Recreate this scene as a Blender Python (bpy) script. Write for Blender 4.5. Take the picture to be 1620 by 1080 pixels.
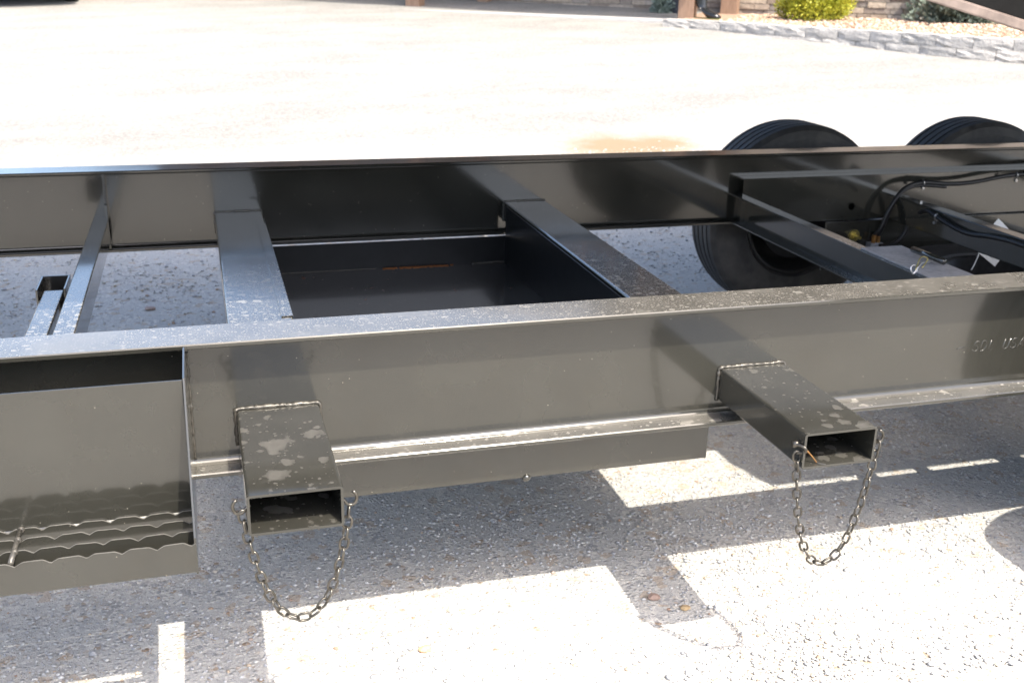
import bpy, bmesh, math, random
from mathutils import Vector, Matrix, noise
import numpy as np
random.seed(7); rng = np.random.default_rng(7)
S = bpy.context.scene
for o in list(bpy.data.objects): bpy.data.objects.remove(o)
C = S.collection
ZB = 0.718                      # height of the beams' top flange above the gravel

# ------------------------------------------------------------------ camera
cam_d = bpy.data.cameras.new('camera'); cam = bpy.data.objects.new('camera', cam_d); C.objects.link(cam)
rt = Vector((0.96017616, -0.27834839, 0.02416433)); up = Vector((0.07159415, 0.32872037, 0.94170972)); fw = Vector((0.27006669, 0.9024772, -0.33555757))
m = Matrix((rt, up, -fw)).transposed().to_4x4(); m.translation = Vector((0.0232, -1.7683, 0.6203 + ZB))
cam.matrix_world = m
cam_d.sensor_width = 36; cam_d.lens = 36 * 1671.9 / 1620; cam_d.clip_start = 0.05; cam_d.clip_end = 2000
cam_d.dof.use_dof = True; cam_d.dof.focus_distance = 1.85; cam_d.dof.aperture_fstop = 9.0
S.camera = cam

# ------------------------------------------------------------------ light
AZ, TEL = 0.387, 1.60           # the sun stands behind the camera's right shoulder
sun_to = Vector((math.sin(AZ), -math.cos(AZ), TEL)).normalized()
w = bpy.data.worlds.new('World'); S.world = w; w.use_nodes = True
nt = w.node_tree; nt.nodes.clear()
sky = nt.nodes.new('ShaderNodeTexSky'); sky.sky_type = 'NISHITA'; sky.sun_disc = False
sky.sun_elevation = math.asin(sun_to.z); sky.sun_rotation = math.atan2(sun_to.x, sun_to.y)
sky.air_density = 0.9; sky.dust_density = 3.8; sky.ozone_density = 0.5
bg = nt.nodes.new('ShaderNodeBackground'); bg.inputs['Strength'].default_value = 0.15
ow = nt.nodes.new('ShaderNodeOutputWorld')
nt.links.new(sky.outputs[0], bg.inputs[0]); nt.links.new(bg.outputs[0], ow.inputs[0])
sl = bpy.data.lights.new('sun', 'SUN'); sl.energy = 2.35; sl.angle = math.radians(0.42); sl.color = (1.0, 0.93, 0.82)
so = bpy.data.objects.new('sun', sl); C.objects.link(so); so.rotation_euler = sun_to.to_track_quat('Z', 'Y').to_euler()
S.view_settings.view_transform = 'Standard'; S.view_settings.look = 'None'
S.view_settings.exposure = 1.95; S.view_settings.gamma = 1.0; S.view_settings.use_curve_mapping = False
S.cycles.max_bounces = 10; S.cycles.glossy_bounces = 6; S.cycles.caustics_reflective = False

# ------------------------------------------------------------------ node helpers
class NT:
    def __init__(s, name):
        s.m = bpy.data.materials.new(name); s.m.use_nodes = True; s.t = s.m.node_tree; s.t.nodes.clear()
        s.out = s.n('ShaderNodeOutputMaterial'); s.b = s.n('ShaderNodeBsdfPrincipled'); s.l(s.b.outputs[0], s.out.inputs[0])
    def n(s, t, **k):
        x = s.t.nodes.new(t)
        for a, v in k.items(): setattr(x, a, v)
        return x
    def l(s, a, b): s.t.links.new(a, b)
    def put(s, sock, v):
        if isinstance(v, (int, float)): sock.default_value = v
        elif isinstance(v, tuple): sock.default_value = v if len(v) == 4 or len(sock.default_value) == 3 else v + (1,)
        else: s.l(v, sock)
    def pos(s, sc=(1, 1, 1)):
        g = s.n('ShaderNodeNewGeometry'); mp = s.n('ShaderNodeMapping'); mp.inputs['Scale'].default_value = sc
        s.l(g.outputs['Position'], mp.inputs[0]); return mp.outputs[0]
    def noise(s, vec, scale, detail=4, rough=.55, out='Fac'):
        x = s.n('ShaderNodeTexNoise'); s.l(vec, x.inputs['Vector']); x.inputs['Scale'].default_value = scale
        x.inputs['Detail'].default_value = detail; x.inputs['Roughness'].default_value = rough; return x.outputs[out]
    def vor(s, vec, scale, feature='F1', dims='3D', rnd=1.0):
        x = s.n('ShaderNodeTexVoronoi', feature=feature, voronoi_dimensions=dims); s.l(vec, x.inputs['Vector'])
        x.inputs['Scale'].default_value = scale; x.inputs['Randomness'].default_value = rnd; return x
    def math(s, op, a, b=0.0, clamp=False):
        x = s.n('ShaderNodeMath', operation=op, use_clamp=clamp); s.put(x.inputs[0], a); s.put(x.inputs[1], b); return x.outputs[0]
    def ramp(s, f, stops, interp='LINEAR'):
        x = s.n('ShaderNodeValToRGB'); s.l(f, x.inputs[0]); r = x.color_ramp; r.interpolation = interp
        while len(r.elements) < len(stops): r.elements.new(.5)
        for e, (p, c) in zip(r.elements, stops): e.position = p; e.color = c if len(c) == 4 else tuple(c) + (1,)
        return x.outputs[0]
    def range(s, v, a, b, c=0.0, d=1.0):
        x = s.n('ShaderNodeMapRange'); s.put(x.inputs[0], v)
        for i, q in enumerate((a, b, c, d)): x.inputs[i + 1].default_value = q
        return x.outputs[0]
    def mix(s, f, a, b):
        x = s.n('ShaderNodeMix', data_type='RGBA'); s.put(x.inputs[0], f); s.put(x.inputs[6], a); s.put(x.inputs[7], b); return x.outputs[2]
    def bump(s, h, strength=.3, dist=.01, normal=None):
        x = s.n('ShaderNodeBump'); s.l(h, x.inputs['Height']); x.inputs['Strength'].default_value = strength; x.inputs['Distance'].default_value = dist
        if normal: s.l(normal, x.inputs['Normal'])
        return x.outputs[0]
    def set(s, **k):
        for a, v in k.items(): s.put(s.b.inputs[a.replace('_', ' ')], v)
        return s.m

# ------------------------------------------------------------------ materials
def paint(name, base=(.0295, .0290, .0240), rough=.17, drops=None, rust=False, filmy=(.03, .14), strength=.62, ylim=None, soft=14.0, low=None):
    t = NT(name); p = t.pos()
    n1 = t.noise(p, 6, 5); n2 = t.noise(p, 55, 3)
    col = t.mix(t.range(n1, .35, .7), base, tuple(c * 1.25 for c in base))
    # dust nibs caught in the paint
    v = t.vor(p, 160); nib = t.math('LESS_THAN', v.outputs['Distance'], .16)
    sep = t.n('ShaderNodeSeparateColor'); t.l(v.outputs['Color'], sep.inputs[0])
    nib = t.math('MULTIPLY', nib, t.math('GREATER_THAN', sep.outputs[0], .982))
    col = t.mix(t.math('MULTIPLY', nib, .38), col, (.42, .38, .3))
    ro = t.math('ADD', t.range(n1, .3, .7, rough - .03, rough + .05), t.math('MULTIPLY', nib, .3))
    hgt = t.math('ADD', t.math('MULTIPLY', t.noise(p, 14, 2), .5), t.math('MULTIPLY', t.noise(p, 900, 1), .012))
    if drops:
        g = t.n('ShaderNodeNewGeometry'); sx = t.n('ShaderNodeSeparateXYZ'); t.l(g.outputs['True Normal'], sx.inputs[0])
        upm = t.math('GREATER_THAN', sx.outputs[2], .8)
        total = None
        warp = t.n('ShaderNodeMix', data_type='VECTOR')
        sz_ = t.n('ShaderNodeSeparateXYZ'); t.l(g.outputs['Position'], sz_.inputs[0]); hi_ = t.math('GREATER_THAN', sz_.outputs[2], .6); lo_ = t.math('SUBTRACT', 1.0, hi_)
        for (sc, thr, dens, stretch, wob, *wh) in drops + (low or []):
            pp = t.pos(stretch)
            ww = t.n('ShaderNodeVectorMath', operation='SCALE'); t.l(t.noise(pp, sc * 1.6, 2, out='Color'), ww.inputs[0]); ww.inputs['Scale'].default_value = wob / sc
            ad = t.n('ShaderNodeVectorMath', operation='ADD'); t.l(pp, ad.inputs[0]); t.l(ww.outputs[0], ad.inputs[1])
            vv = t.vor(ad.outputs[0], sc, dims='2D'); sc3 = t.n('ShaderNodeSeparateColor'); t.l(vv.outputs['Color'], sc3.inputs[0])
            rad = t.math('MULTIPLY', t.math('ADD', t.math('MULTIPLY', sc3.outputs[1], .75), .25), thr)
            dd = t.math('SUBTRACT', rad, vv.outputs['Distance'])
            mk = t.math('MULTIPLY', dd, soft, True)
            rim = t.math('SUBTRACT', 1.0, t.math('MULTIPLY', t.math('SUBTRACT', dd, .05), 2.2, True), True)
            mk = t.math('MULTIPLY', mk, t.math('ADD', t.math('MULTIPLY', rim, .45), .55))
            mk = t.math('MULTIPLY', mk, t.math('LESS_THAN', sc3.outputs[0], dens))
            if low: mk = t.math('MULTIPLY', mk, lo_ if wh else hi_)
            total = mk if total is None else t.math('MAXIMUM', total, mk)
        total = t.math('MULTIPLY', t.math('MULTIPLY', total, upm), t.range(t.noise(p, 220, 3), .25, .65, .45, .95))
        film = t.math('MULTIPLY', upm, t.range(t.noise(p, 9, 4), .35, .7, *filmy))
        if ylim:
            sp_ = t.n('ShaderNodeSeparateXYZ'); t.l(g.outputs['Position'], sp_.inputs[0])
            yy = t.math('ADD', sp_.outputs[1], t.math('MULTIPLY', t.noise(p, 25, 3), .35)); total = t.math('MULTIPLY', total, t.range(yy, ylim + .3, ylim, 0, 1), True)
        f = t.math('MAXIMUM', total, film)
        col = t.mix(t.math('MULTIPLY', f, strength), col, (.40, .38, .34))
        ro = t.math('ADD', ro, t.math('MULTIPLY', f, .35), True)
        hgt = t.math('ADD', hgt, t.math('MULTIPLY', total, .12))
    if rust:
        rn = t.noise(t.pos((1, 1, 1)), 26, 6, .7); big = t.noise(t.pos((1, 1, 1)), 4.5, 2)
        rm = t.math('MULTIPLY', t.range(rn, .645, .69), t.range(big, .5, .6), True)
        col = t.mix(rm, col, (.23, .075, .018)); ro = t.math('ADD', ro, t.math('MULTIPLY', rm, .5), True)
        ds = t.range(t.noise(t.pos(), 60, 6, .7), .68, .75); col = t.mix(t.math('MULTIPLY', ds, .5), col, (.28, .26, .23))
    t.set(Base_Color=col, Roughness=ro, Metallic=.25, Coat_Weight=.7, Coat_Roughness=.08, Coat_IOR=1.5, Normal=t.bump(hgt, .14, .004))
    return t.m
FINE = (190, .40, .8, (1, 1, 1), .3); MID = (85, .36, .38, (.75, 1, 1), .45); BIG = (24, .30, .45, (.8, 1, 1), .9)
M = {}
M['beam'] = paint('paint_beam', drops=[(190, .40, .6, (1, 1, 1), .3), (85, .36, .40, (.75, 1, 1), .45), (42, .33, .25, (.7, 1, 1), .6)], low=[(32, .42, .55, (.6, 1, 1), .8, 1), (90, .35, .3, (.8, 1, 1), .5, 1)], filmy=(.20, .36), strength=.85, soft=8.0)
M['tube'] = paint('paint_crossmember', drops=[(190, .40, .7, (1, 1, 1), .3), (75, .36, .5, (.8, 1, 1), .4), (38, .36, .3, (.8, 1, 1), .5)], ylim=1.0, strength=.95)
M['stub'] = paint('paint_outrigger', drops=[(17, .44, .30, (.9, .75, 1), 1.1), (36, .42, .35, (.9, .8, 1), .7), (90, .36, .25, (1, 1, 1), .4)], strength=.28, soft=5.0)
M['plain'] = paint('paint_plain'); M['plainfar_shaded'] = paint('paint_far_beam_shaded', base=(.022, .0215, .018))  # far beam: same paint darkened, its deeper shade put into the colour
M['tray'] = paint('paint_tray', base=(.028, .028, .029), rust=True, rough=.2)
M['matte'] = None
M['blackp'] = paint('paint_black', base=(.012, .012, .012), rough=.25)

def simple(name, col, rough=.5, metal=0., var=.25, scale=20, bump=.2, bdist=.004, detail=5, **k):
    t = NT(name); p = t.pos(); n = t.noise(p, scale, detail, .6)
    c = t.mix(t.range(n, .3, .7), tuple(x * (1 - var) for x in col), tuple(min(1, x * (1 + var)) for x in col))
    t.set(Base_Color=c, Roughness=rough, Metallic=metal, Normal=t.bump(n, bump, bdist), **k); return t.m
M['worn_lit'] = simple('worn_lit_edge', (.17, .165, .15), .5, .5, scale=120)  # tread tops: polished edge and sunlit glint both put into the lighter colour
M['traywall_shaded'] = simple('tray_wall_shaded', (.007, .0075, .008), .35, 0, scale=20, Specular_IOR_Level=.3)  # tray paint darkened on inner walls; their shade and dark reflections in the colour
M['matte'] = simple('matte_black_steel', (.005, .005, .005), .75, 0, scale=40, Specular_IOR_Level=.15)
M['weld'] = simple('weld_painted', (.075, .07, .06), .22, .35, scale=300, bump=.5, bdist=.001)
M['chain'] = simple('chain_steel', (.095, .088, .075), .28, .8, var=.35, scale=90)
M['zinc'] = simple('yellow_zinc', (.5, .42, .16), .3, .9, scale=200)
M['steel'] = simple('bright_steel', (.5, .5, .5), .28, .9, scale=100)
M['brass'] = simple('brass', (.62, .33, .12), .3, .9, scale=100)
M['galv'] = simple('dusty_plate', (.36, .36, .37), .5, .2, scale=60)
M['hose'] = simple('hose_rubber', (.012, .012, .013), .45, 0, scale=60)
M['paper'] = simple('paper', (.75, .74, .7), .8, 0, var=.04, scale=90)
M['ink'] = simple('ink', (.03, .03, .03), .8, 0, scale=90)
M['drum'] = simple('drum_paint', (.02, .02, .02), .4, .3, scale=40)
M['rim'] = simple('rim_paint', (.045, .045, .045), .35, .6, scale=40)
M['scorch'] = simple('scorched_edge', (.20, .10, .03), .5, .3, scale=300)

def tyre_mat():
    t = NT('tyre_rubber'); p = t.pos(); n = t.noise(p, 30, 6, .65); d = t.noise(p, 7, 4)
    c = t.mix(t.range(n, .4, .75), (.018, .018, .019), (.045, .044, .043)); c = t.mix(t.math('MULTIPLY', t.range(d, .5, .75), .4), c, (.11, .1, .09))
    t.set(Base_Color=c, Roughness=t.range(n, .3, .7, .55, .75), Normal=t.bump(t.noise(p, 250, 3), .25, .002)); return t.m
M['tyre'] = tyre_mat()

def gravel_mat():
    t = NT('gravel_ground'); p = t.pos()
    v1 = t.vor(p, 95); v2 = t.vor(p, 38); v3 = t.vor(p, 210)
    n = t.noise(p, 1.3, 6, .6); n2 = t.noise(p, 12, 6, .65); n3 = t.noise(p, 120, 4, .7)
    sp = t.n('ShaderNodeSeparateColor'); t.l(v1.outputs['Color'], sp.inputs[0])
    sp2 = t.n('ShaderNodeSeparateColor'); t.l(v2.outputs['Color'], sp2.inputs[0])
    c = t.ramp(sp.outputs[0], [(0, (.26, .26, .26)), (.35, (.38, .37, .355)), (.7, (.49, .47, .43)), (.9, (.56, .54, .50)), (1, (.26, .19, .13))])
    fine = t.mix(t.range(n3, .3, .7), (.35, .34, .325), (.47, .46, .435))
    c = t.mix(t.range(n2, .42, .56), c, fine)
    c = t.mix(t.math('MULTIPLY', t.math('GREATER_THAN', sp2.outputs[0], .93), .5), c, (.36, .27, .18))
    c = t.mix(t.math('MULTIPLY', t.range(n, .5, .75), .35), c, (.43, .385, .32))
    # trodden brown drifts and scattered bits of leaf and bark across the lot
    pf = t.pos((.55, 1.3, 1)); dr = t.noise(pf, .8, 7, .68)
    c = t.mix(t.math('MULTIPLY', t.range(dr, .52, .72), .55), c, (.30, .265, .215))
    vb = t.vor(t.pos((.6, 1, 1)), 9); sb = t.n('ShaderNodeSeparateColor'); t.l(vb.outputs['Color'], sb.inputs[0])
    bits = t.math('MULTIPLY', t.math('LESS_THAN', vb.outputs['Distance'], t.math('MULTIPLY', sb.outputs[1], .22)), t.math('GREATER_THAN', sb.outputs[0], .72))
    c = t.mix(t.math('MULTIPLY', bits, .25), c, (.24, .18, .12))
    vc = t.vor(p, 22); sc_ = t.n('ShaderNodeSeparateColor'); t.l(vc.outputs['Color'], sc_.inputs[0])
    bits = t.math('MULTIPLY', t.math('LESS_THAN', vc.outputs['Distance'], .28), t.math('GREATER_THAN', sc_.outputs[0], .86))
    c = t.mix(t.math('MULTIPLY', bits, .14), c, (.28, .23, .18))
    gy = t.n('ShaderNodeNewGeometry'); sy = t.n('ShaderNodeSeparateXYZ'); t.l(gy.outputs['Position'], sy.inputs[0])
    far_sun_dim = t.math('MULTIPLY', t.range(sy.outputs[1], 4.2, 6.0, 0, 1), t.range(t.noise(t.pos((.5, 1.2, 1)), 1.6, 8, .75), .35, .6, .7, 1), True)  # sunlit far ground darkened in its colour to keep it from clipping
    c = t.mix(t.math('MULTIPLY', far_sun_dim, .97), c, t.mix(t.range(t.noise(p, 34, 5, .75), .42, .6), (.15, .144, .133), (.235, .23, .218)))
    # the brown damp patch beyond the frame
    g = t.n('ShaderNodeNewGeometry'); mp = t.n('ShaderNodeMapping'); mp.inputs['Location'].default_value = (-2.95 / .62, -5.2 / .55, 0); mp.inputs['Scale'].default_value = (1 / .62, 1 / .55, 0)
    t.l(g.outputs['Position'], mp.inputs[0]); ln = t.n('ShaderNodeVectorMath', operation='LENGTH'); t.l(mp.outputs[0], ln.inputs[0])
    st = t.range(t.math('ADD', ln.outputs['Value'], t.math('MULTIPLY', t.noise(p, 3, 5), 1.1)), 1.0, 1.65, .95, 0)
    c = t.mix(st, c, (.20, .145, .085))
    r1 = t.math('MULTIPLY', t.range(v1.outputs['Distance'], .1, .55, 1, 0), t.math('GREATER_THAN', sp.outputs[1], .35))
    r3 = t.range(v3.outputs['Distance'], .1, .5, .35, 0)
    h = t.math('ADD', t.math('MAXIMUM', r1, r3), t.math('ADD', t.math('MULTIPLY', n3, .35), t.math('MULTIPLY', n2, .5)))
    wm = t.n('ShaderNodeMix', data_type='RGBA', blend_type='MULTIPLY'); wm.inputs[0].default_value = 1; t.l(c, wm.inputs[6]); wm.inputs[7].default_value = (.985, .985, .965, 1)
    t.set(Base_Color=wm.outputs[2], Roughness=.9, Normal=t.bump(h, .8, .0045)); return t.m
M['ground'] = gravel_mat()
def stone_rand(name, stops, rough=.85, per='island', bump=.4, bscale=60, bdist=.004):
    t = NT(name); p = t.pos()
    if per == 'island': g = t.n('ShaderNodeNewGeometry'); f = g.outputs['Random Per Island']
    else: g = t.n('ShaderNodeObjectInfo'); f = g.outputs['Random']
    c = t.ramp(f, stops); n = t.noise(p, bscale, 6, .65)
    c2 = t.n('ShaderNodeHueSaturation'); t.l(c, c2.inputs['Color']); t.l(t.range(n, .3, .7, .72, 1.22), c2.inputs['Value'])
    t.set(Base_Color=c2.outputs[0], Roughness=rough, Normal=t.bump(n, bump, bdist)); return t.m
M['pebble'] = stone_rand('pebbles', [(0, (.30, .305, .32)), (.3, (.40, .40, .40)), (.6, (.46, .455, .44)), (.88, (.53, .52, .50)), (.95, (.46, .38, .28)), (.98, (.30, .2, .14)), (1, (.62, .62, .60))], bscale=150)
M['chips'] = stone_rand('bed_chips', [(0, (.36, .22, .14)), (.35, (.5, .36, .26)), (.7, (.55, .45, .36)), (.9, (.3, .17, .1)), (1, (.62, .56, .5))], bscale=90)
M['wallstone'] = stone_rand('ledge_stone', [(0, (.20, .165, .135)), (.25, (.30, .25, .20)), (.5, (.255, .24, .225)), (.75, (.36, .30, .235)), (1, (.17, .15, .14))], per='object', bscale=22, bump=.6, bdist=.02)
M['wallstuff'] = stone_rand('ledge_stone_upper', [(0, (.20, .165, .135)), (.25, (.30, .25, .20)), (.5, (.255, .24, .225)), (.75, (.36, .30, .235)), (1, (.17, .15, .14))], bscale=22, bump=.6, bdist=.02)
M['block'] = stone_rand('concrete_block', [(0, (.33, .32, .305)), (.5, (.39, .375, .355)), (1, (.44, .42, .39))], per='object', bscale=45, bump=.9, bdist=.02)
M['mortar'] = simple('mortar', (.12, .11, .1), .95, scale=40)
M['slab'] = simple('slab_concrete', (.36, .35, .335), .8, var=.12, scale=8)
M['bed'] = simple('bed_soil', (.30, .2, .14), .95, var=.4, scale=60, bump=.8, bdist=.02)
def wood():
    t = NT('cedar_post'); p = t.pos((14, 14, 1.2)); n = t.noise(p, 5, 6, .6)
    c = t.ramp(n, [(.3, (.16, .10, .066)), (.55, (.24, .155, .105)), (.75, (.30, .205, .145))]); t.set(Base_Color=c, Roughness=.7, Normal=t.bump(n, .3, .01)); return t.m
M['wood'] = wood()
M['roofing'] = simple('dark_metal_roof', (.055, .048, .048), .5, scale=4)
M['siding'] = simple('brown_board_siding', (.095, .082, .075), .75, scale=9)
M['soffit'] = simple('soffit_board', (.22, .14, .09), .8, scale=9)
M['glass'] = simple('window_glass', (.02, .025, .03), .06, 0, var=.1, scale=3, bump=.0)
M['boot'] = simple('black_boot_leather', (.012, .013, .014), .22, 0, scale=30)
M['bootsole'] = simple('boot_sole', (.10, .13, .03), .7, 0, scale=60)
M['pot'] = simple('dark_glazed_pot', (.022, .028, .04), .3, 0, scale=8)
def leaf(name, a, b, sub=.0):
    t = NT(name); g = t.n('ShaderNodeNewGeometry'); c = t.mix(g.outputs['Random Per Island'], a, b)
    t.set(Base_Color=c, Roughness=.6)
    tr = t.n('ShaderNodeBsdfTranslucent'); t.l(c, tr.inputs[0]); mx = t.n('ShaderNodeMixShader'); mx.inputs[0].default_value = .3
    t.l(t.b.outputs[0], mx.inputs[1]); t.l(tr.outputs[0], mx.inputs[2]); t.l(mx.outputs[0], t.out.inputs[0]); return t.m
M['gold'] = leaf('golden_leaf', (.20, .24, .02), (.52, .50, .05))
M['juniper'] = leaf('juniper_leaf', (.07, .10, .075), (.26, .31, .25))
M['green'] = leaf('green_leaf', (.12, .2, .02), (.26, .33, .05))
M['silver'] = leaf('silver_leaf', (.16, .22, .19), (.32, .38, .34))
M['bark'] = simple('bark', (.09, .06, .045), .9, scale=30)
M['carpaint'] = simple('car_paint', (.02, .022, .03), .25, .3, var=.05, scale=3, bump=0, Coat_Weight=.8)
M['lamp'] = simple('head_lamp_lens', (.6, .6, .6), .1, 0, scale=5, bump=0)

# ------------------------------------------------------------------ object helpers
def link(name, me, mat, parent=None, smooth=False, bevel=0, seg=2):
    o = bpy.data.objects.new(name, me); C.objects.link(o)
    if mat and not me.materials: me.materials.append(M[mat] if isinstance(mat, str) else mat)
    if smooth:
        me.polygons.foreach_set('use_smooth', [True] * len(me.polygons))
    if bevel:
        b = o.modifiers.new('bevel', 'BEVEL'); b.width = bevel; b.segments = seg; b.limit_method = 'ANGLE'; b.angle_limit = .6
    if parent: o.parent = parent
    return o
def fin(bm, name, mat, parent=None, **k):
    bmesh.ops.recalc_face_normals(bm, faces=bm.faces)
    me = bpy.data.meshes.new(name); bm.to_mesh(me); bm.free(); return link(name, me, mat, parent, **k)
def tag(o, label=None, cat=None, group=None, kind=None):
    if label: o['label'] = label
    if cat: o['category'] = cat
    if group: o['group'] = group
    if kind: o['kind'] = kind
    return o
def empty(name, label, cat, group=None, loc=(0, 0, 0)):
    o = bpy.data.objects.new(name, None); C.objects.link(o); o.location = loc; o.empty_display_size = .1
    bpy.context.view_layer.update() if False else None
    return tag(o, label, cat, group)
def bx(bm, x0, x1, y0, y1, z0, z1):
    r = bmesh.ops.create_cube(bm, size=1)
    for v in r['verts']: v.co = Vector((x0 + (v.co.x + .5) * (x1 - x0), y0 + (v.co.y + .5) * (y1 - y0), z0 + (v.co.z + .5) * (z1 - z0)))
    return r['verts']
def box(name, mat, parent, x0, x1, y0, y1, z0, z1, bevel=0, **k):
    bm = bmesh.new(); bx(bm, x0, x1, y0, y1, z0, z1); return fin(bm, name, mat, parent, bevel=bevel, **k)
def prism(bm, pts, axis, a, b, holes=None):
    """closed 2-D outline pts extruded along an axis; the two others are in order"""
    def P(p, t):
        return Vector((t, p[0], p[1])) if axis == 0 else Vector((p[0], t, p[1])) if axis == 1 else Vector((p[0], p[1], t))
    A = [bm.verts.new(P(p, a)) for p in pts]; B = [bm.verts.new(P(p, b)) for p in pts]; n = len(pts)
    for i in range(n): bm.faces.new((A[i], A[(i + 1) % n], B[(i + 1) % n], B[i]))
    bm.faces.new(A); bm.faces.new(B)
def rrect(x0, x1, z0, z1, r, seg=5):
    p = []
    for cx, cz, a0 in ((x1 - r, z1 - r, 0), (x0 + r, z1 - r, 90), (x0 + r, z0 + r, 180), (x1 - r, z0 + r, 270)):
        for i in range(seg + 1):
            a = math.radians(a0 + 90 * i / seg); p.append((cx + r * math.cos(a), cz + r * math.sin(a)))
    return p
def tube_rect(bm, axis, a, b, x0, x1, z0, z1, r, t):
    """hollow rectangular tube with rounded corners, open at both ends"""
    O = rrect(x0, x1, z0, z1, r); I = rrect(x0 + t, x1 - t, z0 + t, z1 - t, max(r - t, .0015)); n = len(O)
    def P(p, q): return Vector((q, p[0], p[1])) if axis == 0 else Vector((p[0], q, p[1]))
    vs = [[bm.verts.new(P(p, q)) for p in L] for L, q in ((O, a), (O, b), (I, b), (I, a))]
    for k in range(4):
        for i in range(n):
            j = (i + 1) % n; bm.faces.new((vs[k][i], vs[k][j], vs[(k + 1) % 4][j], vs[(k + 1) % 4][i]))
def sweep(bm, path, r, sides=8, closed=False, cap=True):
    path = [Vector(p) for p in path]; n = len(path); rings = []
    prev = None
    for i, p in enumerate(path):
        if closed: t = path[(i + 1) % n] - path[i - 1]
        else: t = path[min(i + 1, n - 1)] - path[max(i - 1, 0)]
        t.normalize()
        if prev is None: u = t.orthogonal().normalized()
        else:
            u = prev - t * prev.dot(t)
            u = u.normalized() if u.length > 1e-6 else t.orthogonal().normalized()
        prev = u; v = t.cross(u); rr = r[i] if isinstance(r, (list, tuple)) else r
        rings.append([bm.verts.new(p + (u * math.cos(2 * math.pi * k / sides) + v * math.sin(2 * math.pi * k / sides)) * rr) for k in range(sides)])
    for i in range(n if closed else n - 1):
        A, B = rings[i], rings[(i + 1) % n]
        for k in range(sides): bm.faces.new((A[k], A[(k + 1) % sides], B[(k + 1) % sides], B[k]))
    if cap and not closed: bm.faces.new(rings[0]); bm.faces.new(rings[-1])
def smooth_path(pts, n=8):
    P = [Vector(p) for p in pts]; P = [2 * P[0] - P[1]] + P + [2 * P[-1] - P[-2]]; out = []
    for i in range(1, len(P) - 2):
        for k in range(n):
            t = k / n; a, b, c, d = P[i - 1:i + 3]
            out.append(.5 * ((2 * b) + (c - a) * t + (2 * a - 5 * b + 4 * c - d) * t * t + (-a + 3 * b - 3 * c + d) * t ** 3))
    out.append(P[-2]); return out
def lathe(bm, prof, n, centre, axis='y', closed=True):
    """prof: (offset along axis, radius)"""
    rings = []
    for k in range(n):
        a = 2 * math.pi * k / n; c, s = math.cos(a), math.sin(a)
        rings.append([bm.verts.new(Vector(centre) + (Vector((r * c, o, r * s)) if axis == 'y' else Vector((r * c, r * s, o)))) for o, r in prof])
    m_ = len(prof)
    for k in range(n):
        A, B = rings[k], rings[(k + 1) % n]
        for i in range(m_ if closed else m_ - 1):
            j = (i + 1) % m_; bm.faces.new((A[i], A[j], B[j], B[i]))
def np_mesh(name, V, F):
    me = bpy.data.meshes.new(name); V = np.asarray(V, np.float32).reshape(-1, 3); F = np.asarray(F, np.int32); k = F.shape[1]
    me.vertices.add(len(V)); me.vertices.foreach_set('co', V.ravel())
    me.loops.add(F.size); me.loops.foreach_set('vertex_index', F.ravel())
    me.polygons.add(len(F)); me.polygons.foreach_set('loop_start', np.arange(0, F.size, k, dtype=np.int32)); me.polygons.foreach_set('loop_total', np.full(len(F), k, np.int32))
    me.update(calc_edges=True); me.validate(); return me

# ------------------------------------------------------------------ ground
CX, CY = 0.0232, -1.7683
def gz(x, y):
    dd = np.clip((x - CX) * math.sin(.49) + (y - CY) * math.cos(.49) - 5.0, 0, 22)
    return .075 * dd * dd / (dd + 1.0)
def axis_pts(lo, hi, fine_lo, fine_hi, step):
    a = list(np.arange(fine_lo, fine_hi, step)); s = step; x = a[-1]
    while x < hi: s *= 1.25; x += s; a.append(x)
    s = step; x = a[0]
    while x > lo: s *= 1.25; x -= s; a.insert(0, x)
    return np.array(a)
xs = axis_pts(-300, 300, -3, 5, .06); ys = axis_pts(-300, 300, -2.6, 5, .06)
X, Y = np.meshgrid(xs, ys); Zg = gz(X, Y)
near = (np.abs(X) < 9) & (np.abs(Y) < 9)
ph = rng.uniform(0, 6.28, (14, 3)); und = np.zeros_like(X)
for k in range(14):
    f = 2.0 + k * 1.7; a = ph[k, 2]; und += np.sin(f * (X * math.cos(a) + Y * math.sin(a)) + ph[k, 0]) / f
Zg = Zg + und * .0035 * near
nx, ny = len(xs), len(ys); idx = np.arange(nx * ny).reshape(ny, nx)
F = np.stack([idx[:-1, :-1], idx[:-1, 1:], idx[1:, 1:], idx[1:, :-1]], -1).reshape(-1, 4)
g = link('gravel_ground', np_mesh('gravel_ground', np.stack([X, Y, Zg], -1), F), 'ground', smooth=True); tag(g, kind='structure')

ico = bmesh.new(); bmesh.ops.create_icosphere(ico, subdivisions=1, radius=1)
IV = np.array([v.co[:] for v in ico.verts]); IF = np.array([[v.index for v in f.verts] for f in ico.faces]); ico.free()
def stones(name, mat, pos, size, flat=.52, embed=.32, label=None):
    n = len(size); nv = len(IV)
    jit = 1 + rng.uniform(-.3, .3, (n, nv, 1)); sc = size[:, None, None] * rng.uniform(.65, 1.2, (n, 1, 3)); sc[:, :, 2] *= flat
    V = IV[None] * jit * sc; a = rng.uniform(0, 6.28, n); c, s = np.cos(a), np.sin(a)
    x = V[..., 0] * c[:, None] - V[..., 1] * s[:, None]; y = V[..., 0] * s[:, None] + V[..., 1] * c[:, None]
    V = np.stack([x, y, V[..., 2]], -1) + pos[:, None, :]; V[..., 2] += (size * flat * (1 - 2 * embed))[:, None]
    Fs = (IF[None] + (np.arange(n) * nv)[:, None, None]).reshape(-1, 3)
    o = link(name, np_mesh(name, V, Fs), mat); tag(o, kind='stuff'); return o
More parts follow.
